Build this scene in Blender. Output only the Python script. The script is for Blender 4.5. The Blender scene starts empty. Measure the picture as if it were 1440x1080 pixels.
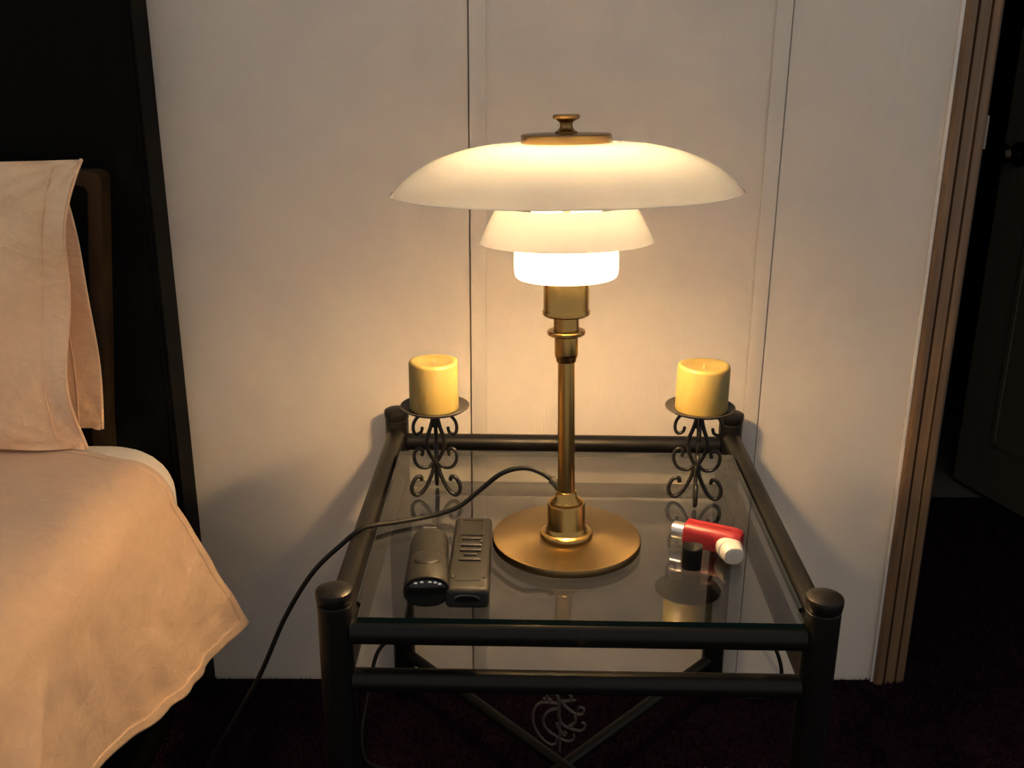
import bpy, bmesh, math, random
from mathutils import Vector, Matrix, noise

random.seed(7)
scene = bpy.context.scene
COL = scene.collection

# ---------------------------------------------------------------- camera
cam_data = bpy.data.cameras.new('camera')
cam_data.sensor_fit = 'HORIZONTAL'
cam_data.sensor_width = 36.0
cam_data.lens = 36.0 * 1400.0 / 1440.0
cam_data.clip_start = 0.02
cam = bpy.data.objects.new('camera', cam_data)
COL.objects.link(cam)
YAW, PITCH, ROLL = 0.00599, 0.31707, 0.00530
fwd0 = Vector((math.sin(YAW), math.cos(YAW), 0)); right0 = Vector((math.cos(YAW), -math.sin(YAW), 0))
fwd = fwd0 * math.cos(PITCH) - Vector((0, 0, 1)) * math.sin(PITCH)
up0 = Vector((0, 0, 1)) * math.cos(PITCH) + fwd0 * math.sin(PITCH)
rgt = right0 * math.cos(ROLL) + up0 * math.sin(ROLL)
upv = up0 * math.cos(ROLL) - right0 * math.sin(ROLL)
M = Matrix((rgt, upv, -fwd)).transposed().to_4x4()
M.translation = Vector((0, -1.6175, 1.12))
cam.matrix_world = M
scene.camera = cam

# ---------------------------------------------------------------- world, exposure
world = bpy.data.worlds.new('world')
scene.world = world
world.use_nodes = True
bg = world.node_tree.nodes['Background']
bg.inputs[0].default_value = (1.0, 0.93, 0.86, 1)
bg.inputs[1].default_value = 0.40
scene.view_settings.view_transform = 'Standard'
scene.view_settings.look = 'None'
scene.view_settings.gamma = 1.0
scene.view_settings.exposure = 0.0
scene.view_settings.use_curve_mapping = False
scene.cycles.use_denoising = True
scene.cycles.max_bounces = 12
scene.cycles.diffuse_bounces = 6
scene.cycles.glossy_bounces = 5
scene.cycles.transmission_bounces = 8
scene.cycles.transparent_max_bounces = 16
scene.cycles.sample_clamp_indirect = 80.0
BULB_GLOW = 960.0

# ---------------------------------------------------------------- materials
def mat(name):
    m = bpy.data.materials.new(name); m.use_nodes = True
    nt = m.node_tree
    return m, nt, nt.nodes['Principled BSDF']

def N(nt, kind, **kw):
    n = nt.nodes.new(kind)
    for k, v in kw.items():
        setattr(n, k, v)
    return n

def simple(name, col, rough=0.5, metal=0.0, bump=0.0, bscale=60.0, stretch=(1, 1, 1), var=0.0, spec=0.5, coat=0.0, vscale=None):
    m, nt, b = mat(name)
    b.inputs['Base Color'].default_value = (*col, 1)
    b.inputs['Roughness'].default_value = rough
    b.inputs['Metallic'].default_value = metal
    b.inputs['Specular IOR Level'].default_value = spec
    b.inputs['Coat Weight'].default_value = coat
    tc = N(nt, 'ShaderNodeTexCoord'); mp = N(nt, 'ShaderNodeMapping')
    mp.inputs['Scale'].default_value = stretch
    nt.links.new(tc.outputs['Object'], mp.inputs[0])
    if var:
        n = N(nt, 'ShaderNodeTexNoise'); n.inputs['Scale'].default_value = vscale or bscale * 0.3
        n.inputs['Detail'].default_value = 5
        nt.links.new(mp.outputs[0], n.inputs['Vector'])
        mx = N(nt, 'ShaderNodeMix', data_type='RGBA')
        mx.inputs[6].default_value = (*[c * (1 - var) for c in col], 1)
        mx.inputs[7].default_value = (*[min(1, c * (1 + var)) for c in col], 1)
        nt.links.new(n.outputs[0], mx.inputs[0]); nt.links.new(mx.outputs[2], b.inputs['Base Color'])
    if bump:
        n = N(nt, 'ShaderNodeTexNoise'); n.inputs['Scale'].default_value = bscale
        n.inputs['Detail'].default_value = 6
        nt.links.new(mp.outputs[0], n.inputs['Vector'])
        bp = N(nt, 'ShaderNodeBump'); bp.inputs['Strength'].default_value = bump; bp.inputs['Distance'].default_value = 0.002
        nt.links.new(n.outputs[0], bp.inputs['Height']); nt.links.new(bp.outputs[0], b.inputs['Normal'])
    return m

def brass(name, radial, col=(0.48, 0.300, 0.095)):
    m, nt, b = mat(name)
    b.inputs['Base Color'].default_value = (*col, 1)
    b.inputs['Metallic'].default_value = 1.0
    b.inputs['Roughness'].default_value = 0.34
    b.inputs['Anisotropic'].default_value = 0.6
    tg = N(nt, 'ShaderNodeTangent', direction_type='RADIAL', axis='Z')
    nt.links.new(tg.outputs[0], b.inputs['Tangent'])
    tc = N(nt, 'ShaderNodeTexCoord')
    n = N(nt, 'ShaderNodeTexNoise'); n.inputs['Scale'].default_value = 900
    n.inputs['Detail'].default_value = 3
    mp = N(nt, 'ShaderNodeMapping'); mp.inputs['Scale'].default_value = (0.03, 0.03, 1) if not radial else (1, 1, 1)
    nt.links.new(tc.outputs['Object'], mp.inputs[0]); nt.links.new(mp.outputs[0], n.inputs['Vector'])
    r = N(nt, 'ShaderNodeMapRange'); r.inputs['To Min'].default_value = 0.30 if radial else 0.20; r.inputs['To Max'].default_value = 0.42 if radial else 0.28
    nt.links.new(n.outputs[0], r.inputs[0]); nt.links.new(r.outputs[0], b.inputs['Roughness'])
    return m

def opal(name, trans, tint):
    m = bpy.data.materials.new(name); m.use_nodes = True
    nt = m.node_tree; nt.nodes.clear()
    out = N(nt, 'ShaderNodeOutputMaterial')
    d = N(nt, 'ShaderNodeBsdfDiffuse'); d.inputs[0].default_value = (0.86, 0.84, 0.80, 1)
    t = N(nt, 'ShaderNodeBsdfTranslucent'); t.inputs[0].default_value = (*tint, 1)
    mx = N(nt, 'ShaderNodeMixShader'); mx.inputs[0].default_value = trans
    g = N(nt, 'ShaderNodeBsdfGlossy'); g.inputs['Roughness'].default_value = 0.12
    lw = N(nt, 'ShaderNodeFresnel'); lw.inputs[0].default_value = 1.45
    m2 = N(nt, 'ShaderNodeMixShader')
    L = nt.links.new
    L(d.outputs[0], mx.inputs[1]); L(t.outputs[0], mx.inputs[2])
    L(lw.outputs[0], m2.inputs[0]); L(mx.outputs[0], m2.inputs[1]); L(g.outputs[0], m2.inputs[2])
    L(m2.outputs[0], out.inputs[0])
    return m

def glass(name, col, ior=1.5):
    m = bpy.data.materials.new(name); m.use_nodes = True
    nt = m.node_tree; nt.nodes.clear()
    out = N(nt, 'ShaderNodeOutputMaterial')
    t = N(nt, 'ShaderNodeBsdfTransparent'); t.inputs[0].default_value = (*col, 1)
    g = N(nt, 'ShaderNodeBsdfGlossy'); g.inputs['Roughness'].default_value = 0.0
    fr = N(nt, 'ShaderNodeFresnel'); fr.inputs[0].default_value = ior
    # same reflectance entering and leaving the slab
    ge = N(nt, 'ShaderNodeNewGeometry'); mr = N(nt, 'ShaderNodeMapRange')
    mr.inputs['To Min'].default_value = ior; mr.inputs['To Max'].default_value = 1.0 / ior
    nt.links.new(ge.outputs['Backfacing'], mr.inputs[0]); nt.links.new(mr.outputs[0], fr.inputs[0])
    mx = N(nt, 'ShaderNodeMixShader')
    L = nt.links.new
    L(fr.outputs[0], mx.inputs[0]); L(t.outputs[0], mx.inputs[1]); L(g.outputs[0], mx.inputs[2])
    L(mx.outputs[0], out.inputs[0])
    return m

def fabric(name, col, wr=0.5, weave=1400.0, sheen=0.2):
    m, nt, b = mat(name)
    b.inputs['Roughness'].default_value = 0.9
    b.inputs['Specular IOR Level'].default_value = 0.1
    b.inputs['Sheen Weight'].default_value = sheen
    tc = N(nt, 'ShaderNodeTexCoord')
    n = N(nt, 'ShaderNodeTexNoise'); n.inputs['Scale'].default_value = 9; n.inputs['Detail'].default_value = 8
    n.inputs['Distortion'].default_value = 0.8
    n2 = N(nt, 'ShaderNodeTexNoise'); n2.inputs['Scale'].default_value = weave; n2.inputs['Detail'].default_value = 2
    n3 = N(nt, 'ShaderNodeTexNoise'); n3.inputs['Scale'].default_value = 38; n3.inputs['Detail'].default_value = 6; n3.inputs['Distortion'].default_value = 1.5
    for q in (n, n2, n3): nt.links.new(tc.outputs['Object'], q.inputs['Vector'])
    mx = N(nt, 'ShaderNodeMix', data_type='RGBA')
    mx.inputs[6].default_value = (*[c * 0.90 for c in col], 1); mx.inputs[7].default_value = (*[min(1, c * 1.08) for c in col], 1)
    nt.links.new(n3.outputs[0], mx.inputs[0]); nt.links.new(mx.outputs[2], b.inputs['Base Color'])
    b1 = N(nt, 'ShaderNodeBump'); b1.inputs['Strength'].default_value = wr; b1.inputs['Distance'].default_value = 0.012
    b3 = N(nt, 'ShaderNodeBump'); b3.inputs['Strength'].default_value = wr * 0.7; b3.inputs['Distance'].default_value = 0.003
    b2 = N(nt, 'ShaderNodeBump'); b2.inputs['Strength'].default_value = 0.25; b2.inputs['Distance'].default_value = 0.0006
    nt.links.new(n.outputs[0], b1.inputs['Height']); nt.links.new(n3.outputs[0], b3.inputs['Height']); nt.links.new(n2.outputs[0], b2.inputs['Height'])
    nt.links.new(b1.outputs[0], b3.inputs['Normal']); nt.links.new(b3.outputs[0], b2.inputs['Normal']); nt.links.new(b2.outputs[0], b.inputs['Normal'])
    return m

def wood(name, c1, c2, rough=0.45, axis_scale=(40, 40, 1.2)):
    m, nt, b = mat(name)
    b.inputs['Roughness'].default_value = rough
    tc = N(nt, 'ShaderNodeTexCoord'); mp = N(nt, 'ShaderNodeMapping'); mp.inputs['Scale'].default_value = axis_scale
    nt.links.new(tc.outputs['Object'], mp.inputs[0])
    n = N(nt, 'ShaderNodeTexNoise'); n.inputs['Scale'].default_value = 3; n.inputs['Detail'].default_value = 8; n.inputs['Distortion'].default_value = 0.6
    nt.links.new(mp.outputs[0], n.inputs['Vector'])
    cr = N(nt, 'ShaderNodeValToRGB')
    cr.color_ramp.elements[0].color = (*c1, 1); cr.color_ramp.elements[1].color = (*c2, 1)
    cr.color_ramp.elements[0].position = 0.3; cr.color_ramp.elements[1].position = 0.7
    nt.links.new(n.outputs[0], cr.inputs[0]); nt.links.new(cr.outputs[0], b.inputs['Base Color'])
    bp = N(nt, 'ShaderNodeBump'); bp.inputs['Strength'].default_value = 0.2; bp.inputs['Distance'].default_value = 0.001
    nt.links.new(n.outputs[0], bp.inputs['Height']); nt.links.new(bp.outputs[0], b.inputs['Normal'])
    return m

def wallmat():
    m, nt, b = mat('wall_vinyl')
    b.inputs['Roughness'].default_value = 0.62
    b.inputs['Specular IOR Level'].default_value = 0.35
    tc = N(nt, 'ShaderNodeTexCoord'); mp = N(nt, 'ShaderNodeMapping'); mp.inputs['Scale'].default_value = (1, 1, 0.22)
    nt.links.new(tc.outputs['Object'], mp.inputs[0])
    a = N(nt, 'ShaderNodeTexNoise'); a.inputs['Scale'].default_value = 260; a.inputs['Detail'].default_value = 4
    c = N(nt, 'ShaderNodeTexNoise'); c.inputs['Scale'].default_value = 6; c.inputs['Detail'].default_value = 6
    nt.links.new(mp.outputs[0], a.inputs['Vector']); nt.links.new(tc.outputs['Object'], c.inputs['Vector'])
    mx = N(nt, 'ShaderNodeMix', data_type='RGBA')
    mx.inputs[6].default_value = (0.66, 0.595, 0.525, 1); mx.inputs[7].default_value = (0.71, 0.645, 0.575, 1)
    nt.links.new(c.outputs[0], mx.inputs[0]); nt.links.new(mx.outputs[2], b.inputs['Base Color'])
    b1 = N(nt, 'ShaderNodeBump'); b1.inputs['Strength'].default_value = 0.35; b1.inputs['Distance'].default_value = 0.0012
    nt.links.new(a.outputs[0], b1.inputs['Height']); nt.links.new(b1.outputs[0], b.inputs['Normal'])
    return m

def emission(name, col, s):
    m = bpy.data.materials.new(name); m.use_nodes = True
    nt = m.node_tree; nt.nodes.clear()
    out = N(nt, 'ShaderNodeOutputMaterial'); e = N(nt, 'ShaderNodeEmission')
    e.inputs[0].default_value = (*col, 1); e.inputs[1].default_value = s
    nt.links.new(e.outputs[0], out.inputs[0])
    return m

def wax():
    m, nt, b = mat('candle_wax')
    b.inputs['Base Color'].default_value = (0.28, 0.215, 0.072, 1)
    b.inputs['Roughness'].default_value = 0.42
    b.inputs['Subsurface Weight'].default_value = 0.75
    b.inputs['Subsurface Radius'].default_value = (1.0, 0.62, 0.18)
    b.inputs['Subsurface Scale'].default_value = 0.018
    return m

MAT = dict(
    wall=wallmat(),
    batten=simple('batten_vinyl', (0.68, 0.62, 0.55), 0.55, bump=0.15, bscale=200),
    caulk=simple('white_caulk', (0.86, 0.83, 0.78), 0.5),
    carpet=simple('carpet_backing', (0.012, 0.005, 0.010), 1.0, bump=0.6, bscale=240, var=0.4, vscale=30, spec=0.05),
    pile=simple('carpet_pile', (0.020, 0.007, 0.016), 1.0, var=0.5, vscale=14, spec=0.03),
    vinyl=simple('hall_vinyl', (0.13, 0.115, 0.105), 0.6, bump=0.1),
    blackpanel=simple('black_lacquer', (0.004, 0.0037, 0.0034), 0.55, bump=0.05, bscale=90, spec=0.05),
    metal=simple('black_enamel', (0.006, 0.0056, 0.0052), 0.40, bump=0.04, bscale=300, spec=0.25),
    iron=simple('wrought_iron', (0.008, 0.007, 0.006), 0.40, bump=0.10, bscale=220, spec=0.32),
    plate=simple('dark_iron_plate', (0.040, 0.034, 0.028), 0.45, bump=0.1, bscale=250),
    ornament=simple('antique_metal', (0.12, 0.10, 0.085), 0.45, metal=0.5),
    brass=brass('brushed_brass', True, (0.205, 0.140, 0.063)), brass_turned=brass('turned_brass', False),
    brass_dark=simple('aged_brass', (0.33, 0.20, 0.075), 0.3, metal=1.0),
    felt=simple('black_felt', (0.01, 0.01, 0.01), 0.9),
    shade1=opal('opal_glass_large', 0.55, (0.86, 0.90, 0.93)),
    shade2=opal('opal_glass_middle', 0.043, (0.86, 0.90, 0.93)),
    added_diffuser=opal('added_diffuser_frosted', 0.50, (0.98, 0.98, 0.98)),
    shade3=opal('opal_glass_small', 0.10, (0.95, 0.90, 0.80)),
    bulb=emission('bulb_glow', (1.0, 0.65, 0.31), BULB_GLOW),
    glass=glass('table_glass', (0.66, 0.665, 0.66), 1.95),
    glass_edge=simple('glass_edge_green', (0.006, 0.018, 0.014), 0.2),
    cord=simple('black_cord_rubber', (0.008, 0.008, 0.008), 0.55, spec=0.18),
    greycord=simple('grey_connector', (0.04, 0.036, 0.032), 0.6, spec=0.2),
    wax=wax(), wick=simple('wick', (0.30, 0.24, 0.14), 0.9),
    device=simple('black_rubber_plastic', (0.011, 0.0105, 0.010), 0.50, bump=0.08, bscale=700, spec=0.22),
    device_gloss=simple('gloss_black_plastic', (0.006, 0.006, 0.006), 0.12),
    led=simple('chrome_reflector', (0.8, 0.8, 0.8), 0.12, metal=1.0),
    button=simple('button_plastic', (0.030, 0.027, 0.025), 0.30, spec=0.4),
    screen=simple('display_plastic', (0.014, 0.013, 0.012), 0.42, spec=0.3),
    red=simple('red_plastic', (0.215, 0.010, 0.014), 0.42),
    whitepl=simple('white_plastic', (0.42, 0.40, 0.37), 0.4),
    silver=simple('brushed_aluminium', (0.75, 0.73, 0.70), 0.28, metal=1.0),
    blackpl=simple('black_plastic_cap', (0.005, 0.005, 0.005), 0.55, spec=0.12),
    cover=fabric('peach_cotton', (0.58, 0.405, 0.278), 0.85),
    pillow=fabric('peach_cotton_pillow', (0.92, 0.64, 0.41), 0.9),
    sheet=fabric('white_sheet', (0.74, 0.68, 0.60), 0.3),
    headboard=wood('dark_walnut', (0.030, 0.016, 0.007), (0.055, 0.030, 0.012), 0.4),
    trim=wood('stained_trim_wood', (0.140, 0.080, 0.042), (0.22, 0.130, 0.072), 0.42),
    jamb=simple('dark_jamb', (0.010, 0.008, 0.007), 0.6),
    doorleaf=wood('door_brown', (0.10, 0.085, 0.06), (0.13, 0.11, 0.08), 0.5),
    lip=simple('worn_strike_metal', (0.22, 0.19, 0.16), 0.5, metal=0.7),
    knob=simple('dark_bronze', (0.05, 0.04, 0.03), 0.25, metal=1.0),
)

# ---------------------------------------------------------------- geometry helpers
def link(name, me, material, parent=None):
    o = bpy.data.objects.new(name, me); COL.objects.link(o)
    if material is not None and not me.materials:
        me.materials.append(material)
    if parent is not None:
        o.parent = parent
    return o

def finish(bm, name, material, parent=None, smooth=35):
    bmesh.ops.recalc_face_normals(bm, faces=bm.faces)
    me = bpy.data.meshes.new(name); bm.to_mesh(me); bm.free()
    if smooth:
        for p in me.polygons: p.use_smooth = True
        me.set_sharp_from_angle(angle=math.radians(smooth))
    return link(name, me, material, parent)

def empty(name, loc=(0, 0, 0), rz=0.0):
    o = bpy.data.objects.new(name, None); COL.objects.link(o)
    o.location = loc; o.rotation_euler.z = rz
    o.empty_display_size = 0.05
    return o

def tag(o, label, cat, group=None):
    o['label'] = label; o['category'] = cat
    if group: o['group'] = group
    return o

def struct(o):
    o['kind'] = 'structure'; return o

def b_box(bm, x0, x1, y0, y1, z0, z1, bevel=0.0, seg=2):
    r = bmesh.ops.create_cube(bm, size=1.0)
    for v in r['verts']:
        v.co = Vector(((x0 + x1) / 2 + v.co.x * (x1 - x0), (y0 + y1) / 2 + v.co.y * (y1 - y0), (z0 + z1) / 2 + v.co.z * (z1 - z0)))
    if bevel:
        es = list({e for v in r['verts'] for e in v.link_edges})
        bmesh.ops.bevel(bm, geom=es, offset=bevel, segments=seg, affect='EDGES', profile=0.5)

def box(name, x0, x1, y0, y1, z0, z1, material, parent=None, bevel=0.0, seg=2):
    bm = bmesh.new(); b_box(bm, x0, x1, y0, y1, z0, z1, bevel, seg)
    return finish(bm, name, material, parent)

def b_lathe(bm, prof, seg=64, center=(0, 0, 0)):
    rings = []
    c = Vector(center)
    for r, z in prof:
        if r < 1e-6:
            rings.append([bm.verts.new(c + Vector((0, 0, z)))])
        else:
            rings.append([bm.verts.new(c + Vector((r * math.cos(2 * math.pi * k / seg), r * math.sin(2 * math.pi * k / seg), z))) for k in range(seg)])
    for a, b in zip(rings[:-1], rings[1:]):
        for k in range(seg):
            k2 = (k + 1) % seg
            if len(a) == 1 and len(b) == 1: continue
            if len(a) == 1: bm.faces.new((a[0], b[k], b[k2]))
            elif len(b) == 1: bm.faces.new((a[k], a[k2], b[0]))
            else: bm.faces.new((a[k], a[k2], b[k2], b[k]))

def lathe(name, prof, material, parent=None, seg=64, smooth=35):
    bm = bmesh.new(); b_lathe(bm, prof, seg)
    return finish(bm, name, material, parent, smooth)

def catmull(pts, n=8):
    P = [Vector(p) for p in pts]
    P = [P[0] * 2 - P[1]] + P + [P[-1] * 2 - P[-2]]
    out = []
    for i in range(1, len(P) - 2):
        p0, p1, p2, p3 = P[i - 1:i + 3]
        for k in range(n):
            t = k / n
            out.append(0.5 * ((2 * p1) + (p2 - p0) * t + (2 * p0 - 5 * p1 + 4 * p2 - p3) * t * t + (3 * p1 - p0 - 3 * p2 + p3) * t ** 3))
    out.append(P[-2])
    return out

def b_tube(bm, pts, r, seg=10, rend=None):
    pts = [Vector(p) for p in pts]
    n = len(pts)
    t0 = (pts[1] - pts[0]).normalized()
    ref = Vector((0, 0, 1)) if abs(t0.z) < 0.9 else Vector((1, 0, 0))
    nrm = (ref - t0 * ref.dot(t0)).normalized()
    rings = []
    for i, p in enumerate(pts):
        t = (pts[min(i + 1, n - 1)] - pts[max(i - 1, 0)]).normalized()
        nrm = (nrm - t * nrm.dot(t)).normalized()
        bn = t.cross(nrm)
        rad = r(i / (n - 1)) if callable(r) else r
        rings.append([bm.verts.new(p + (nrm * math.cos(2 * math.pi * k / seg) + bn * math.sin(2 * math.pi * k / seg)) * rad) for k in range(seg)])
    for a, b in zip(rings[:-1], rings[1:]):
        for k in range(seg):
            k2 = (k + 1) % seg
            bm.faces.new((a[k], a[k2], b[k2], b[k]))
    for ring, p, s in ((rings[0], pts[0], -1), (rings[-1], pts[-1], 1)):
        tt = (pts[1] - pts[0]).normalized() if s < 0 else (pts[-1] - pts[-2]).normalized()
        rad = (ring[0].co - p).length
        c = bm.verts.new(p + tt * s * rad * 0.5)
        for k in range(seg):
            bm.faces.new((ring[k], ring[(k + 1) % seg], c))

def tube(name, pts, r, material, parent=None, seg=12):
    bm = bmesh.new(); b_tube(bm, pts, r, seg)
    return finish(bm, name, material, parent, 60)

def grid(name, fn, nu, nv, material, parent=None, thick=0.0, smooth=60):
    bm = bmesh.new()
    V = [[bm.verts.new(fn(i / nu, j / nv)) for j in range(nv + 1)] for i in range(nu + 1)]
    for i in range(nu):
        for j in range(nv):
            bm.faces.new((V[i][j], V[i + 1][j], V[i + 1][j + 1], V[i][j + 1]))
    o = finish(bm, name, material, parent, smooth)
    if thick:
        s = o.modifiers.new('thickness', 'SOLIDIFY'); s.thickness = thick; s.offset = 0
    return o

# ================================================================ SETTING
# --- back wall: a backing sheet carrying three vinyl-covered wall panels
wall = struct(box('wall_back', -2.30, 0.745, 0.0125, 0.10, 0, 2.35, MAT['wall']))
for x0, x1 in ((-2.30, -0.0614), (-0.0420, 0.4180), (0.4366, 0.745)):
    box('wall_panel', x0, x1, 0.0, 0.0124, 0.0, 2.35, MAT['wall'], wall, bevel=0.0008, seg=1)
struct(box('wall_over_door', 0.7455, 1.50, 0.0, 0.10, 2.02, 2.35, MAT['wall']))
struct(box('wall_right_of_door', 1.5005, 2.60, 0.0, 0.10, 0, 2.35, MAT['wall']))
# battens covering the panel joints
def batten(name, xa, xb, tongue):
    # flat strip lapping one panel, with its tongue set into the joint beside a narrow open groove
    bm = bmesh.new(); b_box(bm, xa, xb, -0.0042, -0.0001, 0.0, 2.35, 0.0012, 2)
    b_box(bm, *tongue, -0.0005, 0.0124, 0.0, 2.35)
    return struct(finish(bm, name, MAT['batten']))
batten('trim_1', -0.0592, -0.0335, (-0.0592, -0.0424))
batten('trim_2', 0.4090, 0.4344, (0.4184, 0.4344))

# --- floor: carpet with pile
floor = struct(box('floor', -2.30, 2.60, -2.60, 0.83, -0.02, 0.0, MAT['carpet']))
bm = bmesh.new()
for k in range(42000):
    if k < 30000:
        x, y = random.uniform(-0.62, 1.15), random.uniform(-0.62, -0.004)
    else:
        x, y = random.uniform(0.76, 1.4), random.uniform(-0.45, 0.80)
        if x > 1.24 and y > 0.0 and y > 0.1: x = random.uniform(0.76, 1.2)
        if y > 0.0 and y < 0.11: x = random.uniform(0.80, 1.45)
    a = random.uniform(0, math.pi); w = random.uniform(0.0018, 0.0032); h = random.uniform(0.005, 0.011)
    dx, dy = math.cos(a) * w, math.sin(a) * w
    lx, ly = random.gauss(0, 0.0022), random.gauss(0, 0.0022)
    if y + ly > -0.002 and y < 0: ly = -0.002
    v = [bm.verts.new(p) for p in ((x - dx, y - dy, 0), (x + dx, y + dy, 0), (x + lx, y + ly, h))]
    bm.faces.new(v)
me = bpy.data.meshes.new('carpet_pile'); bm.to_mesh(me); bm.free()
pile = link('carpet_pile', me, MAT['pile'], floor); pile['kind'] = 'stuff'

# --- doorway on the right: casing, jamb, hall, open door
def casing(name, xa, xb, mirror=False):
    # stepped moulding profile, extruded upward
    W = xb - xa
    prof = [(0, 0), (0, 0.010), (0.06, 0.0155), (0.17, 0.0165), (0.25, 0.0150), (0.285, 0.0060), (0.33, 0.0050), (0.345, 0.0125),
            (0.50, 0.0118), (0.64, 0.0105), (0.66, 0.0040), (0.70, 0.0040), (0.72, 0.0110), (0.90, 0.0095), (0.965, 0.007), (1.0, 0.004), (1.0, 0)]
    bm = bmesh.new(); lo, hi = [], []
    for u, d in prof:
        x = xb - u * W if mirror else xa + u * W
        lo.append(bm.verts.new((x, -d, 0))); hi.append(bm.verts.new((x, -d, 2.08)))
    n = len(prof)
    for k in range(n):
        bm.faces.new((lo[k], lo[(k + 1) % n], hi[(k + 1) % n], hi[k]))
    bm.faces.new(lo); bm.faces.new(hi)
    return struct(finish(bm, name, MAT['trim'], None, 25))
trim3 = casing('trim_3', 0.6955, 0.7535)
box('caulk_bead', 0.6905, 0.6955, -0.0065, 0.0, 0, 2.08, MAT['caulk'], trim3, bevel=0.001)
casing('trim_4', 1.4935, 1.5515, mirror=True)
struct(box('trim_5', 0.754, 1.493, -0.014, 0.0, 2.02, 2.08, MAT['trim'], bevel=0.003))
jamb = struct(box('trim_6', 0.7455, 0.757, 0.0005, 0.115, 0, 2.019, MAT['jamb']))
sp = box('strike_plate', 0.757, 0.7585, 0.020, 0.050, 0.985, 1.037, MAT['silver'], jamb, bevel=0.0005, seg=1)
box('strike_lip', 0.7537, 0.7585, -0.0040, 0.0004, 0.985, 1.037, MAT['silver'], sp, bevel=0.0006, seg=1).data.materials[0] = MAT['lip']
box('strike_hole', 0.7584, 0.7590, 0.028, 0.042, 1.000, 1.022, MAT['blackpl'], sp)
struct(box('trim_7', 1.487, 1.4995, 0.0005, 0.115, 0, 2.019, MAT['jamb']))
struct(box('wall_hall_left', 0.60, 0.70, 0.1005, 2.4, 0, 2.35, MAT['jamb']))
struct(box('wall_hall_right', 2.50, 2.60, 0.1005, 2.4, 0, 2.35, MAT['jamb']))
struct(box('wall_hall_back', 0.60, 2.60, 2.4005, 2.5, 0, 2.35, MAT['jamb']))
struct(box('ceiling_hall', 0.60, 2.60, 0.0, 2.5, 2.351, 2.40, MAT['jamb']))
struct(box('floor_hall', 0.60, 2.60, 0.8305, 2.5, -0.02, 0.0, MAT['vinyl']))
# open door leaf, hinged on the far jamb
hx, hy, fx, fy = 1.470, 0.125, 1.246, 0.935
L = math.hypot(fx - hx, fy - hy)
door = empty('door_1', (hx, hy, 0), math.atan2(fy - hy, fx - hx)); struct(door)
box('door_leaf', 0.0, L, -0.035, 0.0, 0.012, 2.0, MAT['doorleaf'], door, bevel=0.002, seg=1)
for za, zb in ((0.16, 0.80), (1.00, 1.86)):
    bm = bmesh.new()
    for a in ((0.12, L - 0.12, zb - 0.012, zb), (0.12, L - 0.12, za, za + 0.012), (0.12, 0.132, za + 0.012, zb - 0.012), (L - 0.132, L - 0.12, za + 0.012, zb - 0.012)):
        b_box(bm, a[0], a[1], -0.0005, 0.004, a[2], a[3])
    finish(bm, 'panel_moulding', MAT['doorleaf'], door)
bm = bmesh.new(); b_lathe(bm, [(0, 0), (0.030, 0.0), (0.030, 0.006), (0.012, 0.010), (0.010, 0.030), (0.022, 0.040), (0.027, 0.052), (0.022, 0.064), (0, 0.068)], 28)
kn = finish(bm, 'door_knob', MAT['knob'], door); kn.location = (L - 0.06, 0.0, 0.90); kn.rotation_euler.x = -math.pi / 2
box('latch', L - 0.001, L + 0.006, -0.026, -0.010, 0.890, 0.912, MAT['silver'], door, bevel=0.001, seg=1)

# ================================================================ BED CORNER
bp = empty('bed_back_panel', (-0.5475, 0, 0))
tag(bp, 'tall flat black panel standing against the wall behind the bed', 'panel')
box('board', -1.50, -0.004, -0.066, -0.001, 0.0, 2.2, MAT['blackpanel'], bp, bevel=0.001, seg=1)
box('edge_strip', -0.0035, 0.0, -0.070, -0.001, 0.0, 2.2, MAT['blackpanel'], bp, bevel=0.0008, seg=1)
box('corner_bead', -0.012, -0.004, -0.0695, -0.0661, 0.0, 2.2, MAT['blackpanel'], bp, bevel=0.0008, seg=1)

bed = empty('bed', (-1.1, -1.0, 0))
tag(bed, 'bed with a black box base and a dark brown headboard', 'bed')
def bedpart(name, x0, x1, y0, y1, z0, z1, m, bev):
    return box(name, x0 + 1.1, x1 + 1.1, y0 + 1.0, y1 + 1.0, z0, z1, m, bed, bev)
bedpart('base', -1.62, -0.585, -2.05, -0.125, 0.0, 0.285, MAT['blackpanel'], 0.004)
bedpart('base_rail', -1.62, -0.572, -2.05, -0.120, 0.04, 0.060, MAT['blackpanel'], 0.003)
# headboard: slab whose outer edge flares slightly towards the top, with a raised rim
def hb(name, xo, zt, y0, y1, m):
    bm = bmesh.new()
    out = [(-1.60, 0.20), (-0.665 + xo, 0.20), (-0.645 + xo, 0.55), (-0.605 + xo, 0.945 + zt), (-0.609 + xo, 0.953 + zt), (-0.620 + xo, 0.956 + zt), (-0.90, 0.952 + zt), (-1.60, 0.945 + zt)]
    a = [bm.verts.new((x + 1.1, y0 + 1.0, z)) for x, z in out]; b = [bm.verts.new((x + 1.1, y1 + 1.0, z)) for x, z in out]
    n = len(out)
    for k in range(n): bm.faces.new((a[k], a[(k + 1) % n], b[(k + 1) % n], b[k]))
    bm.faces.new(a); bm.faces.new(b)
    return finish(bm, name, m, bed, 30)
hb('headboard', 0, 0, -0.112, -0.073, MAT['headboard'])
hb('headboard_face', -0.022, -0.020, -0.1145, -0.1121, MAT['blackpanel'])

def xedge(y): return -0.497 + 0.050 * (y + 0.32)

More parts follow.
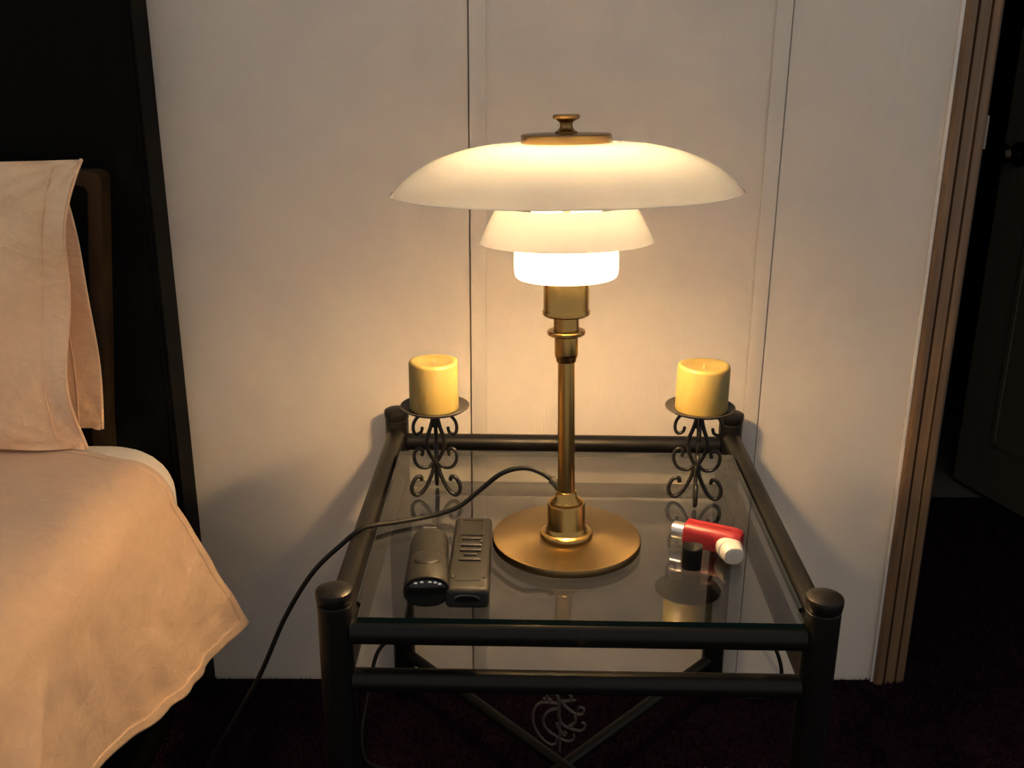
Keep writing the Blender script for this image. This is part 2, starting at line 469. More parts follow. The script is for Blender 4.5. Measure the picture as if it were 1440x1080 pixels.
# mattress under its white sheet: rounded box
bm = bmesh.new()
b_box(bm, -1.60, -0.508, -2.03, -0.132, 0.290, 0.548, 0.0)
vert_e = [e for e in bm.edges if abs(e.verts[0].co.z - e.verts[1].co.z) > 0.1]
bmesh.ops.bevel(bm, geom=vert_e, offset=0.115, segments=10, affect='EDGES', profile=0.5)
top_e = [e for e in bm.edges if e.verts[0].co.z > 0.54 and e.verts[1].co.z > 0.54 or (e.verts[0].co.z < 0.3 and e.verts[1].co.z < 0.3)]
bmesh.ops.bevel(bm, geom=top_e, offset=0.070, segments=8, affect='EDGES', profile=0.5)
for v in bm.verts: v.co.x += 0.050 * (v.co.y + 0.32) if v.co.x > -1 else 0
tag(finish(bm, 'mattress', MAT['sheet'], None, 60), 'mattress in a white fitted sheet showing below the bedspread edge', 'mattress')

# bedspread
TOPZ = 0.556
ZH = 0.245
def yhead(v):
    # where the head-end edge of the bedspread lies, across the top and down the side
    if v < 0.40: return -0.182 - 0.086 * (v / 0.40) ** 6
    if v < 0.52: return -0.268
    return -0.268 + 0.070 * ((v - 0.52) / 0.48)
def cover_pt(u, v, lift=0.0):
    # u: 0 head end .. 1 foot end ; v: 0 far left of the top .. 1 hem
    yh = yhead(v)
    y = yh + u * (-1.98 - yh)
    xe = xedge(y)
    R = 0.066
    if v < 0.40:
        k = v / 0.40
        x = -1.58 + (xe - R + 1.58) * k
        z = TOPZ + 0.004 * noise.noise(Vector((x * 7, y * 7, 0))) * (1 if k < 0.95 else 0.3)
        d = max(0.0, y + 0.205)
        z -= 0.07 - math.sqrt(max(0.0, 0.0049 - d * d))
        return Vector((x, y, z + lift))
    if v < 0.52:
        a = (v - 0.40) / 0.12 * math.pi / 2
        return Vector((xe - R + R * math.sin(a) + lift * math.sin(a), y, TOPZ - R + (R + lift) * math.cos(a)))
    t = (v - 0.52) / 0.48
    z = TOPZ - R - t * (TOPZ - R - ZH)
    d = max(0.0, yh - y)
    flare = 0.070 * math.exp(-(d / 0.115) ** 1.6) * t ** 0.9
    fold = 0.020 * t ** 1.3 * math.sin((y + 0.47) * 13.0) * min(1, d / 0.25)
    fold += 0.014 * t * noise.noise(Vector((y * 9, z * 2.5, 3.0)))
    fold += 0.007 * t * abs(noise.noise(Vector((y * 17 + z * 4, z * 3.0, 9.0))))
    fold += 0.0045 * noise.noise(Vector((y * 26 + z * 8, z * 16, 1.0))) * min(1, t * 4)
    rd = (y + 0.66 + 0.22 * t)
    fold += 0.026 * math.exp(-(rd / 0.024) ** 2) * min(1, t * 2.5)
    z += 0.012 * t * math.sin((y + 0.2) * 9)
    return Vector((xe + flare + fold + lift, y, z))
cover = empty('bedspread', (0, 0, 0))
tag(cover, 'peach cotton bedspread draped over the bed with its hem hanging free', 'bedspread')
grid('spread', lambda u, v: cover_pt(u, v), 220, 120, MAT['cover'], cover, thick=0.005)
# hem band along the hanging edge and up the head-end edge
grid('hem', lambda u, v: cover_pt(u, 0.968 + v * 0.033, 0.0010), 220, 5, MAT['cover'], cover, thick=0.0075)
grid('end_hem', lambda u, v: cover_pt(u * 0.008, 0.30 + v * 0.70, 0.0006), 4, 90, MAT['cover'], cover, thick=0.0066)

# pillows
def pillow(name, W, H, T, label, cx, y_bot, y_top, z_bot, seed, shear=0.0, pull=0.06, wave=0.014, nu=90, nv=70):
    root = empty(name, (cx, y_bot, z_bot))
    root.rotation_euler = (math.atan2(y_top - y_bot, H) * -1, 0, 0)
    tag(root, label, 'pillow')
    def prof(a): return max(0.0, 1 - abs(a) ** 2.6) ** 0.62
    def edge(u, v):
        # pulled-in edges between the corners
        x = u * (W / 2) * (1 - pull * (1 - v * v) ** 0.9) + shear * (v + 1) / 2
        z = H / 2 + v * (H / 2) * (1 - 0.030 * (1 - u * u))
        return x, z
    core = 0.90
    bm = bmesh.new()
    V = {}
    for side in (-1, 1):
        for i in range(nu + 1):
            for j in range(nv + 1):
                u, v = -1 + 2 * i / nu, -1 + 2 * j / nv
                if side == 1 and (i in (0, nu) or j in (0, nv)):
                    V[side, i, j] = V[-1, i, j]; continue
                x, z = edge(u, v)
                cu = u / core if abs(u) < core else 1.0
                t = T / 2 * prof(min(1, abs(cu))) * prof(v)
                w = 0.016 * noise.noise(Vector((x * 8 + seed, z * 8, side))) + 0.007 * noise.noise(Vector((x * 24, z * 24 + seed, side * 2.0)))
                rad = min(1, 3 * (1 - max(abs(u), abs(v))))
                # creases radiating from the corners
                cr = 0.004 * math.sin(18 * math.atan2(1.02 - abs(v), 1.02 - abs(u))) * math.exp(-3.5 * ((1 - abs(u)) + (1 - abs(v))))
                y = side * (max(t, 0.003) + w * rad * min(1, t * 40) + cr)
                wav = wave * math.sin(v * 5.5 + seed) * max(0, abs(u) - 0.8) * 5
                V[side, i, j] = bm.verts.new((x, y + wav, z))
    for side in (-1, 1):
        for i in range(nu):
            for j in range(nv):
                f = [V[side, i, j], V[side, i + 1, j], V[side, i + 1, j + 1], V[side, i, j + 1]]
                bm.faces.new(f if side < 0 else f[::-1])
    o = finish(bm, 'pillowcase', MAT['pillow'], root, 80)
    # stitched seam of the flange
    for sx in (-1, 1):
        pts = []
        for j in range(1, 40):
            v = -1 + 2 * j / 40
            x, z = edge(sx * core, v)
            wav = wave * math.sin(v * 5.5 + seed) * (core - 0.8) * 5
            pts.append((x, -0.0042 + wav, z))
        tube('seam', pts, 0.0012, MAT['pillow'], o, 6)
    # corded open edge
    pts = []
    for j in range(0, 41):
        v = -1 + 2 * j / 40
        x, z = edge(1, v); pts.append((x, wave * math.sin(v * 5.5 + seed), z))
    tube('edge_cord', pts, 0.0028, MAT['pillow'], o, 8)
    return root
pillow('pillow', 0.70, 0.422, 0.088, 'peach pillow leaning against another pillow, its edge hem standing open', -0.976, -0.243, -0.214, 0.562, 1.3, 0.036, 0.068)
pillow('pillow', 0.70, 0.375, 0.034, 'peach pillow squeezed between the headboard and the front pillow', -0.985, -0.146, -0.141, 0.562, 4.1, -0.016, -0.030, 0.003)

# ================================================================ TABLE
table = empty('side_table', (0.08, -0.345, 0))
tag(table, 'black tubular metal side table with a clear glass top', 'table')
def tp(x, y, z): return (x - 0.08, y + 0.345, z)
posts = {'fl': (-0.1910, -0.637), 'fr': (0.352, -0.650), 'bl': (-0.184, -0.0435), 'br': (0.376, -0.057)}
for k, (x, y) in posts.items():
    bm = bmesh.new()
    b_lathe(bm, [(0, 0.0), (0.0185, 0.0), (0.0195, 0.002), (0.0195, 0.540), (0.0180, 0.5415), (0, 0.5415)], 40, tp(x, y, 0))
    p = finish(bm, 'post', MAT['metal'], table, 40)
    bm = bmesh.new()
    b_lathe(bm, [(0, 0.5418), (0.0185, 0.5418), (0.0200, 0.5435), (0.0203, 0.5475), (0.0207, 0.549), (0.0208, 0.5545), (0.0200, 0.5572), (0.0160, 0.5595), (0.009, 0.5612), (0, 0.5617)], 40, tp(x, y, 0))
    finish(bm, 'post_cap', MAT['metal'], p, 40)
def rail(a, b, z, r, name='rail', za=None):
    A, B = Vector((*posts[a], z)), Vector((*posts[b], z if za is None else za))
    d = (B - A).normalized()
    A, B = A + d * 0.0175, B - d * 0.0175
    bm = bmesh.new()
    b_tube(bm, [Vector(tp(*(A + (B - A) * k / 4))) for k in range(5)], r, 20)
    return finish(bm, name, MAT['metal'], table, 60)
rail('fl', 'fr', 0.5055, 0.0150); rail('bl', 'br', 0.5005, 0.0145)
rail('fl', 'bl', 0.5150, 0.0150); rail('fr', 'br', 0.5150, 0.0150)
rail('fl', 'fr', 0.4415, 0.0135, 'lower_rail'); rail('bl', 'br', 0.4150, 0.0125, 'lower_rail')
rail('fl', 'bl', 0.4350, 0.0130, 'lower_rail'); rail('fr', 'br', 0.4350, 0.0130, 'lower_rail')
# glass top: lies on the front and back rails, between the side rails, corners notched round the posts
GZ0, GZ1 = 0.5206, 0.5275
outl = [(-0.1650, -0.6455), (0.3305, -0.6575), (0.3315, -0.6265), (0.3375, -0.6225), (0.3562, -0.1660), (-0.1682, -0.1540), (-0.1710, -0.6100), (-0.1650, -0.6160)]
bm = bmesh.new()
lo = [bm.verts.new(tp(x, y, GZ0)) for x, y in outl]; hi = [bm.verts.new(tp(x, y, GZ1)) for x, y in outl]
n = len(outl)
for k in range(n): bm.faces.new((lo[k], lo[(k + 1) % n], hi[(k + 1) % n], hi[k]))
bm.faces.new(lo[::-1]); bm.faces.new(hi)
gl = finish(bm, 'glass_top', None, table, 0)
gl.data.materials.append(MAT['glass']); gl.data.materials.append(MAT['glass_edge'])
for p in gl.data.polygons:
    if abs(p.normal.z) < 0.5: p.material_index = 1
# small lugs welded to the side rails carry the back corners of the glass
for x0, x1, y in ((-0.1750, -0.1580, -0.180), (0.3460, 0.3600, -0.190)):
    a = tp(x0, y - 0.009, 0.5140); b = tp(x1, y + 0.009, 0.5204)
    box('glass_support', a[0], b[0], a[1], b[1], a[2], b[2], MAT['metal'], table, 0.001, 1)
# crossed stretchers low down between the legs
ZS = 0.088
def stretcher(a, b, z):
    A, B = Vector((*posts[a], z)), Vector((*posts[b], z))
    d = (B - A).normalized(); A += d * 0.018; B -= d * 0.018
    bm = bmesh.new(); b_tube(bm, [Vector(tp(*(A + (B - A) * k / 4))) for k in range(5)], 0.0095, 14)
    return finish(bm, 'stretcher', MAT['metal'], table, 60)
stretcher('fl', 'br', ZS); stretcher('fr', 'bl', ZS + 0.002)
# scroll ornament standing on the crossing
strokes = [
    [(570,370),(500,375),(450,420),(430,500),(440,580),(480,660),(540,730),(600,765),(645,755),(655,715)],
    [(660,425),(590,445),(540,490),(525,550),(560,620),(620,670),(700,715),(760,735),(810,715),(815,670)],
    [(665,380),(600,375),(540,355),(530,330)], [(590,352),(562,330),(558,295),(580,275)], [(665,390),(655,320),(620,290),(600,305)],
    [(690,360),(750,358),(815,350)], [(765,350),(780,318),(752,296)],
    [(690,365),(740,420),(800,465),(850,485),(890,470),(895,430),(860,415),(845,435)],
    [(670,440),(668,500),(690,560),(740,600),(810,625),(870,635),(910,610),(910,570),(880,560)],
    [(765,600),(810,565),(825,530),(815,500)], [(650,565),(670,610),(690,640),(720,680),(740,660),(722,640)],
    [(680,350),(668,430),(676,560),(684,720),(684,830)]]
bm = bmesh.new()
for st in strokes:
    pts = [tp(0.0835 + (x - 684) / 6.545 * 0.00107, -0.346 + 0.00002 * (y - 500) * 0, 0.112 + (830 - y) / 6.545 * 0.00125) for x, y in st]
    cp = catmull(pts, 5)
    b_tube(bm, cp, lambda t: 0.0030 - 0.0011 * t, 8)
finish(bm, 'scroll_ornament', MAT['ornament'], table, 60)

# thin cables hanging behind the table legs
tag(tube('power_cable', catmull([(-0.180, -0.078, 0.140), (-0.203, -0.085, 0.142), (-0.225, -0.095, 0.122), (-0.236, -0.11, 0.085), (-0.243, -0.14, 0.045), (-0.246, -0.18, 0.014), (-0.225, -0.25, 0.011), (-0.16, -0.27, 0.011)], 8), 0.0035, MAT['cord']),
    'thin dark cable curling down to the carpet behind the table by the bed', 'cable')
tag(tube('power_cable', catmull([(0.4600, -0.004, 0.105), (0.466, -0.050, 0.118), (0.4745, -0.090, 0.132), (0.4840, -0.100, 0.112), (0.4905, -0.100, 0.080), (0.4880, -0.085, 0.040), (0.4750, -0.070, 0.012), (0.44, -0.070, 0.011)], 8), 0.0035, MAT['cord']),
    'thin dark cable dropping down the wall beside the table on the doorway side', 'cable')

# ================================================================ LAMP
LX, LY = 0.0775, -0.470
lamp = empty('table_lamp', (LX, LY, GZ1))
tag(lamp, 'lit brass table lamp with three tiered white opal glass shades', 'lamp')
LEAN = (math.radians(-2.0), math.radians(-1.15), 0)
def lp(name, prof, m, parent=lamp, seg=72, smooth=35, lean=True):
    o = lathe(name, prof, m, parent, seg, smooth)
    if lean and parent is lamp: o.rotation_euler = LEAN
    return o
lp('felt_pad', [(0, 0), (0.088, 0), (0.088, 0.0022), (0, 0.0022)], MAT['felt'], lean=False)
lp('base', [(0, 0.0022), (0.0925, 0.0022), (0.0945, 0.0038), (0.0948, 0.0062), (0.0948, 0.0112), (0.0938, 0.0128), (0.0915, 0.0132), (0, 0.0132)], MAT['brass'], lean=False, seg=128)
lp('socket_barrel', [(0, 0.0105), (0.0325, 0.0105), (0.0335, 0.0135), (0.0335, 0.0170), (0.0325, 0.0188), (0.0285, 0.0200), (0.0255, 0.0225), (0.0240, 0.027), (0.0238, 0.056), (0.0230, 0.0585), (0.0215, 0.0588), (0, 0.0588)], MAT['brass_turned'])
lp('collar', [(0, 0.0570), (0.0208, 0.0570), (0.0212, 0.0610), (0.0195, 0.0628), (0.0150, 0.0668), (0.0128, 0.0710), (0.0126, 0.0738), (0.0118, 0.0745), (0, 0.0745)], MAT['brass_turned'])
lp('stem', [(0, 0.072), (0.0108, 0.072), (0.0102, 0.250), (0, 0.250)], MAT['brass_turned'])
lp('stem_cup', [(0, 0.242), (0.0112, 0.242), (0.0122, 0.2435), (0.0124, 0.2470), (0.0138, 0.2490), (0.0143, 0.2525), (0.0143, 0.274), (0.0205, 0.2752), (0.0230, 0.2770), (0.0232, 0.2800), (0.0222, 0.2815), (0.0155, 0.2822), (0.0151, 0.300), (0, 0.300)], MAT['brass_turned'])
lp('shade_holder', [(0, 0.2995), (0.0262, 0.2995), (0.0284, 0.3015), (0.0286, 0.3050), (0.0275, 0.3068), (0.0272, 0.308), (0.0272, 0.3490), (0.0262, 0.3500), (0, 0.3500)], MAT['brass_turned'])
def shell(prof, t):
    # closed shell: outer profile then inner offset
    out = [Vector(p) for p in prof]; inn = []
    for i, p in enumerate(out):
        d = (out[min(i + 1, len(out) - 1)] - out[max(i - 1, 0)]).normalized()
        inn.append(p + Vector((-d.y, d.x)) * t)
    e0 = (out[0] + inn[0]) / 2 + (out[0] - out[1]).normalized() * t * 0.5
    return [tuple(p) for p in out] + [tuple(p) for p in reversed(inn)] + [tuple(out[0])]
def dense(prof, n=6):
    return [(p.x, p.y) for p in catmull([(r, z, 0) for r, z in prof], n)]
# single-sheet opal shells (rim rounded by a bead)
s1 = dense([(0.2020, 0.4455), (0.1985, 0.4500), (0.1890, 0.4598), (0.1730, 0.4722), (0.1520, 0.4832), (0.1260, 0.4922), (0.0970, 0.4983), (0.0720, 0.5003), (0.0500, 0.5005)])
s1b = lp('large_shade', s1, MAT['shade1'], seg=128, smooth=80)
lp('rim', [(0.2020, 0.4455), (0.2031, 0.4460), (0.2026, 0.4471)], MAT['shade1'], s1b, 128, 80)
s2 = dense([(0.1026, 0.3890), (0.1010, 0.3920), (0.0968, 0.4010), (0.0900, 0.4140), (0.0855, 0.4220), (0.0805, 0.4300)])
lp('middle_shade', s2, MAT['shade2'], seg=96, smooth=80)
s3 = dense([(0.0500, 0.3455), (0.0560, 0.3455), (0.0596, 0.3475), (0.0612, 0.3520), (0.0616, 0.3620), (0.0610, 0.3800), (0.0592, 0.3900), (0.0545, 0.3985), (0.0500, 0.4020)])
lp('small_shade', s3, MAT['shade3'], seg=96, smooth=80)
lp('added_diffuser', [(0.0500, 0.4020), (0.0400, 0.4056), (0.0280, 0.4080), (0.0150, 0.4092), (0.0042, 0.4095)], MAT['added_diffuser'], seg=96, smooth=80)  # hidden disc, added to spread the bulb's light evenly into the large shade
bm = bmesh.new()
for k in range(3):
    a = math.radians(90 + 120 * k)
    ca, sa = math.cos(a), math.sin(a)
    b_tube(bm, [(0.003 * ca, 0.003 * sa, 0.494), (0.040 * ca, 0.040 * sa, 0.480), (0.0795 * ca, 0.0795 * sa, 0.431)], 0.0012, 6)
sp3 = finish(bm, 'shade_spider', MAT['brass_turned'], lamp, 60); sp3.rotation_euler = LEAN
# inner rod that carries the shades
lp('centre_rod', [(0, 0.400), (0.0045, 0.400), (0.0045, 0.503), (0, 0.503)], MAT['brass_turned'])
bulb = lp('bulb', [(0, 0.349), (0.0130, 0.349), (0.0150, 0.352), (0.0230, 0.356), (0.0305, 0.364), (0.0330, 0.374), (0.0305, 0.384), (0.0235, 0.3925), (0.0120, 0.3975), (0, 0.3985)], MAT['bulb'], seg=32, smooth=80)
lp('top_cap', [(0, 0.4985), (0.0505, 0.4985), (0.0518, 0.5000), (0.0518, 0.5090), (0.0508, 0.5102), (0.0495, 0.5106), (0, 0.5112)], MAT['brass_dark'], seg=96)
lp('finial', [(0, 0.5105), (0.0125, 0.5105), (0.0128, 0.5130), (0.0098, 0.5145), (0.0074, 0.5175), (0.0070, 0.5205), (0.0080, 0.5235), (0.0118, 0.5260), (0.0150, 0.5270), (0.0156, 0.5285), (0.0156, 0.5305), (0.0145, 0.5318), (0.0060, 0.5325), (0, 0.5325)], MAT['brass_dark'], seg=48)
# cord
def ll(p): return (p[0] - LX, p[1] - LY, p[2] - GZ1)
cpts = [(0.064, -0.4525, 0.6050), (0.0440, -0.437, 0.6135), (0.0215, -0.430, 0.6165), (-0.0061, -0.420, 0.6040), (-0.0344, -0.410, 0.5760), (-0.0634, -0.402, 0.5480), (-0.100, -0.405, 0.5360), (-0.140, -0.420, 0.5345),
        (-0.172, -0.436, 0.5370), (-0.190, -0.443, 0.5340), (-0.2120, -0.445, 0.5160), (-0.2540, -0.448, 0.4740), (-0.2954, -0.450, 0.4057), (-0.3409, -0.450, 0.3058), (-0.4216, -0.452, 0.1651), (-0.470, -0.470, 0.060), (-0.500, -0.520, 0.0135), (-0.520, -0.640, 0.0135), (-0.50, -0.80, 0.0135)]
cd = tube('cord', [ll(p) for p in catmull(cpts, 10)], 0.0033, MAT['cord'], lamp, 12)
cn = tube('cord_connector', [ll(p) for p in ((0.0585, -0.4485, 0.6085), (0.0640, -0.4525, 0.6050), (0.0690, -0.4580, 0.6000))], 0.0062, MAT['greycord'], cd, 12)
# ================================================================ CANDLES
def arm_curves(H):
    k = 0.001
    def P(lst): return [(r, H * (1015 - y) / 525.0) for r, y in lst]
    # (radius in mm, position down the stand on a 490..1015 scale)
    up = P([(2.5, 560), (4, 520), (13, 503), (24, 515), (31, 550), (32, 595), (28, 622), (21, 612), (19, 585)])
    oval = P([(3, 530), (7, 590), (13, 660), (13.5, 700), (9, 755), (2.5, 805)])
    mid = P([(2.5, 808), (12, 838), (24, 828), (31, 785), (31, 735), (25, 712), (19.5, 730), (20.5, 760)])
    leg = P([(2.5, 812), (6, 880), (16, 965), (26, 1003), (34, 992), (36.5, 945), (31, 898), (23.5, 890), (21.5, 915)])
    return [[(r * k, z) for r, z in c] for c in (up, oval, mid, leg)]
def holder(cx, cy, H, angles, pr, label):
    root = empty('candle_holder', (cx, cy, GZ1)); tag(root, label, 'candle holder')
    for a in angles:
        bm = bmesh.new()
        ca, sa = math.cos(math.radians(a)), math.sin(math.radians(a))
        for c, rad in zip(arm_curves(H - 0.004), (0.0023, 0.0028, 0.0025, 0.0029)):
            pts = [(r * ca, r * sa, z + 0.0024 + 0.0000) for r, z in c]
            b_tube(bm, catmull(pts, 6), rad, 8)
        finish(bm, 'scroll_leg', MAT['iron'], root, 60)
    lathe('waist_knot', [(0, 0.047 * H / .131), (0.0045, 0.048 * H / .131), (0.0055, 0.052 * H / .131), (0.0045, 0.056 * H / .131), (0, 0.057 * H / .131)], MAT['iron'], root, 20)
    lathe('top_boss', [(0, H - 0.026), (0.0050, H - 0.026), (0.0062, H - 0.018), (0.0060, H - 0.0045), (0.0120, H - 0.0025), (0.0120, H - 0.0005), (0, H - 0.0005)], MAT['iron'], root, 20)
    lathe('drip_plate', [(0, H - 0.0005), (0.034, H - 0.0005), (0.042, H + 0.0010), (pr, H + 0.0050), (pr, H + 0.0062), (pr - 0.0015, H + 0.0064), (0.041, H + 0.0024), (0.034, H + 0.0012), (0, H + 0.0012)], MAT['plate'], root, 64)
    return root
def candle(cx, cy, z, r, h, label):
    root = empty('pillar_candle', (cx, cy, z)); tag(root, label, 'candle')
    bm = bmesh.new()
    b_lathe(bm, [(0, 0), (r - 0.0025, 0), (r - 0.0006, 0.0010), (r, 0.003), (r, h - 0.0045), (r - 0.0010, h - 0.0015), (r - 0.0035, h - 0.0002), (r - 0.0060, h - 0.0004), (r * 0.70, h - 0.0030), (r * 0.45, h - 0.0052), (r * 0.2, h - 0.0062), (0, h - 0.0064)], 72)
    for v in bm.verts:
        a = math.atan2(v.co.y, v.co.x)
        if v.co.z > h * 0.9: v.co.z += 0.0008 * math.sin(a * 2 + 1) * min(1, math.hypot(v.co.x, v.co.y) / r)
        s = 1 + 0.006 * noise.noise(Vector((v.co.x * 40, v.co.y * 40, v.co.z * 25)))
        v.co.x *= s; v.co.y *= s
    finish(bm, 'wax_body', MAT['wax'], root, 50)
    tube('wick', catmull([(0, 0, h - 0.008), (0.0003, 0, h - 0.004), (0.0010, 0, h - 0.0015), (0.0004, 0.0003, h + 0.0008)], 4), 0.0008, MAT['wick'], root, 6)
HL, HR = 0.1300, 0.1350
holder(-0.0985, -0.320, HL, (203, 340, 92), 0.0475, 'black scrolled iron candle holder on the table corner next to the bed')
holder(0.2650, -0.335, HR, (176, 345, 262), 0.0475, 'black scrolled iron candle holder on the table corner next to the doorway')
candle(-0.0995, -0.3205, GZ1 + HL + 0.0013, 0.0338, 0.0695, 'taller yellow pillar candle on the holder next to the bed')
candle(0.2665, -0.3355, GZ1 + HR + 0.0013, 0.0355, 0.0645, 'wider yellow pillar candle on the holder next to the doorway')

# ================================================================ SMALL THINGS ON THE GLASS
# flashlight: oval barrel lying on its side, lens end towards the room
fl = empty('flashlight', (-0.0925, -0.5480, GZ1), math.radians(2.5))
tag(fl, 'stubby black flashlight lying on the glass beside the remote control', 'flashlight')
def oval_ring(bm, y, w, h, zc, n=40, p=2.3):
    vs = []
    for k in range(n):
        a = 2 * math.pi * k / n
        c, s = math.cos(a), math.sin(a)
        vs.append(bm.verts.new((w / 2 * math.copysign(abs(c) ** (2 / p), c), y, zc + h / 2 * math.copysign(abs(s) ** (2 / p), s))))
    return vs
def loft(name, secs, m, parent, cap0=True, cap1=True, n=40, p=2.3, smooth=40):
    bm = bmesh.new(); rings = [oval_ring(bm, *s, n=n, p=p) for s in secs]
    for a, b in zip(rings[:-1], rings[1:]):
        for k in range(n): bm.faces.new((a[k], a[(k + 1) % n], b[(k + 1) % n], b[k]))
    if cap0: bm.faces.new(rings[0])
    if cap1: bm.faces.new(rings[-1])
    return finish(bm, name, m, parent, smooth)
body = loft('barrel', [(-0.010, 0.0480, 0.0380, 0.0190), (0.010, 0.0480, 0.0380, 0.0190), (0.040, 0.0470, 0.0372, 0.0188), (0.052, 0.0440, 0.0350, 0.0180), (0.062, 0.0350, 0.0290, 0.0165), (0.066, 0.0290, 0.0240, 0.0155), (0.068, 0.0200, 0.0150, 0.0155)], MAT['device'], fl)
head = loft('head', [(-0.0740, 0.0500, 0.0350, 0.0178), (-0.0755, 0.0510, 0.0365, 0.0185), (-0.0750, 0.0525, 0.0380, 0.0192), (-0.070, 0.0530, 0.0390, 0.0196), (-0.030, 0.0500, 0.0388, 0.0195), (-0.0125, 0.0490, 0.0386, 0.0194), (-0.0105, 0.0480, 0.0380, 0.0190), (-0.0102, 0.0460, 0.0360, 0.0190)], MAT['device'], fl, True, True)
loft('lens', [(-0.0765, 0.0440, 0.0300, 0.0180), (-0.0758, 0.0470, 0.0330, 0.0180), (-0.0738, 0.0480, 0.0340, 0.0180)], MAT['device_gloss'], head)
for x, z in ((-0.012, 0.0300), (-0.005, 0.0312), (0.004, 0.0312), (0.010, 0.0305), (0.015, 0.0285)):
    bm = bmesh.new(); bmesh.ops.create_icosphere(bm, subdivisions=2, radius=0.0026)
    o = finish(bm, 'led', MAT['led'], head, 80); o.location = (x, -0.0762, z); o.scale = (1, 0.6, 1)
bm = bmesh.new(); b_lathe(bm, [(0, 0.0405), (0.010, 0.0403), (0.0135, 0.0398), (0.0148, 0.0388), (0.0150, 0.0375), (0.0150, 0.0340), (0, 0.0340)], 40)
for v in bm.verts:
    v.co.y = v.co.y * 0.88 - 0.034; v.co.z -= 7.5 * v.co.x ** 2
finish(bm, 'switch_button', MAT['device'], fl, 40)
box('tail_clip', -0.0085, 0.0085, 0.060, 0.064, 0.0270, 0.0320, MAT['led'], fl, 0.001)

# remote control
rc = empty('remote_control', (-0.0425, -0.534, GZ1), math.radians(-0.6))
tag(rc, 'long dark grey remote control with a small display, between flashlight and lamp base', 'remote control')
bm = bmesh.new()
b_box(bm, -0.0235, 0.0235, -0.0955, 0.0950, 0.0, 0.0240, 0.0)
for v in bm.verts:
    if v.co.y < 0: v.co.x *= 1.06
    if v.co.y < 0 and v.co.z > 0.01: v.co.y += 0.003
bmesh.ops.bevel(bm, geom=list(bm.edges), offset=0.0062, segments=5, affect='EDGES', profile=0.5)
rb = finish(bm, 'body', MAT['device'], rc, 40)
bm = bmesh.new(); b_box(bm, -0.0135, 0.0135, 0.042, 0.083, 0.0234, 0.0244, 0.0004, 1)
disp = finish(bm, 'display', MAT['screen'], rc)
bm = bmesh.new()
for a in ((-0.0145, 0.0145, 0.083, 0.0842), (-0.0145, 0.0145, 0.0408, 0.042), (-0.0145, -0.0135, 0.042, 0.083), (0.0135, 0.0145, 0.042, 0.083)):
    b_box(bm, *a, 0.0236, 0.0252)
finish(bm, 'frame', MAT['button'], disp)
for y, w, d in ((0.0300, 0.012, 0.0032), (0.0140, 0.0125, 0.0062), (0.0010, 0.0130, 0.0062), (-0.0115, 0.0080, 0.0030), (-0.0230, 0.0130, 0.0056)):
    box('button', -w, w, y - d / 2, y + d / 2, 0.0232, 0.0264, MAT['button'], rc, 0.0012, 3)
box('round_button', 0.0085, 0.0135, 0.020, 0.025, 0.0232, 0.0260, MAT['button'], rc, 0.001, 3)
box('battery_door', -0.0140, 0.0140, -0.0730, -0.0590, 0.0236, 0.0246, MAT['device'], rc, 0.0004, 1)
for x in (-0.0180, 0.0180):
    bm = bmesh.new(); bmesh.ops.create_uvsphere(bm, u_segments=12, v_segments=8, radius=0.0022)
    o = finish(bm, 'screw', MAT['button'], rc, 80); o.location = (x, -0.0640, 0.0241); o.scale.z = 0.6
loft('end_grip', [(-0.0962, 0.026, 0.010, 0.0128), (-0.0945, 0.030, 0.012, 0.0128)], MAT['device_gloss'], rc)

# inhaler: red plastic body lying on its side, silver canister end, white mouthpiece cap
inh = empty('inhaler', (0.2560, -0.4790, GZ1), math.radians(-27))
tag(inh, 'small red inhaler with white mouthpiece cap and silver canister end lying on glass', 'inhaler')
def xloft(name, secs, m, parent, n=36, p=2.2, smooth=40):
    # sections along local X: (x, width in y, height in z, yc, zc)
    bm = bmesh.new(); rings = []
    for x, w, h, yc, zc in secs:
        vs = []
        for k in range(n):
            a = 2 * math.pi * k / n; c, s = math.cos(a), math.sin(a)
            vs.append(bm.verts.new((x, yc + w / 2 * math.copysign(abs(c) ** (2 / p), c), zc + h / 2 * math.copysign(abs(s) ** (2 / p), s))))
        rings.append(vs)
    for a, b in zip(rings[:-1], rings[1:]):
        for k in range(n): bm.faces.new((a[k], a[(k + 1) % n], b[(k + 1) % n], b[k]))
    bm.faces.new(rings[0]); bm.faces.new(rings[-1])
    return finish(bm, name, m, parent, smooth)
xloft('body', [(-0.0290, 0.0280, 0.0290, 0, 0.0165), (-0.0275, 0.0310, 0.0322, 0, 0.0165), (0.000, 0.0318, 0.0328, 0, 0.0165), (0.034, 0.0315, 0.0325, 0, 0.0165), (0.0405, 0.0295, 0.0305, 0, 0.0165), (0.0435, 0.0240, 0.0250, 0, 0.0160)], MAT['red'], inh, p=3.2)
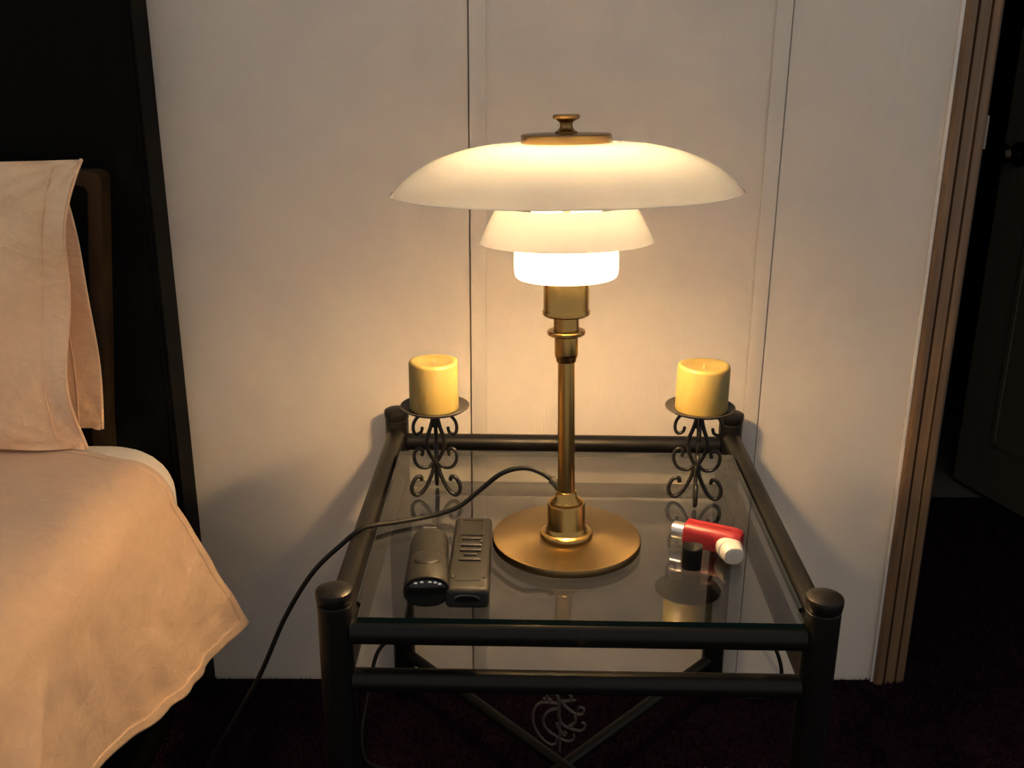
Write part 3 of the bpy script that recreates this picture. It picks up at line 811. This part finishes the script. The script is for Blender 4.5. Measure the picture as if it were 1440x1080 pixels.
xloft('canister', [(-0.0460, 0.0190, 0.0190, 0, 0.0165), (-0.0445, 0.0220, 0.0220, 0, 0.0165), (-0.0280, 0.0220, 0.0220, 0, 0.0165)], MAT['silver'], inh)
mc = loft('mouthpiece_cap', [(-0.0440, 0.0180, 0.0170, 0.0140), (-0.0430, 0.0230, 0.0215, 0.0140), (-0.0400, 0.0258, 0.0240, 0.0138), (-0.0275, 0.0278, 0.0260, 0.0138), (-0.0268, 0.0306, 0.0272, 0.0138), (-0.0245, 0.0310, 0.0274, 0.0138), (-0.0140, 0.0312, 0.0274, 0.0138), (-0.0100, 0.0290, 0.0250, 0.0138)], MAT['whitepl'], inh, p=2.4)
mc.location = (0.0215, 0.004, 0.0); mc.rotation_euler.z = math.radians(30)
box('red_ridge', -0.020, 0.030, -0.0030, 0.0030, 0.0326, 0.0336, MAT['red'], inh, 0.0006, 2)

# small black oval cap standing upright in front of the inhaler
cp = empty('bottle_cap', (0.2270, -0.5310, GZ1), math.radians(-8))
tag(cp, 'small black oval cap standing upright on the glass in front of inhaler', 'cap')
bm = bmesh.new(); rings = []
for z, w, d in ((0, 0.0225, 0.0165), (0.001, 0.0238, 0.0178), (0.027, 0.0248, 0.0186), (0.0288, 0.0240, 0.0178), (0.0280, 0.0205, 0.0145), (0.0262, 0.0100, 0.0070)):
    vs = []
    for k in range(36):
        a = 2 * math.pi * k / 36; c, s = math.cos(a), math.sin(a)
        zz = z + (0.0022 * (c * c) * (1 if z > 0.02 else 0)) + (0.0015 * s if z > 0.02 else 0)
        vs.append(bm.verts.new((w / 2 * math.copysign(abs(c) ** 0.85, c), d / 2 * math.copysign(abs(s) ** 0.85, s), zz)))
    rings.append(vs)
for a, b in zip(rings[:-1], rings[1:]):
    for k in range(36): bm.faces.new((a[k], a[(k + 1) % 36], b[(k + 1) % 36], b[k]))
bm.faces.new(rings[0]); bm.faces.new(rings[-1])
finish(bm, 'shell', MAT['blackpl'], cp, 35)
box('foot_ring', -0.0100, 0.0100, -0.0070, 0.0070, 0.0, 0.0012, MAT['blackpl'], cp, 0.0004, 1)
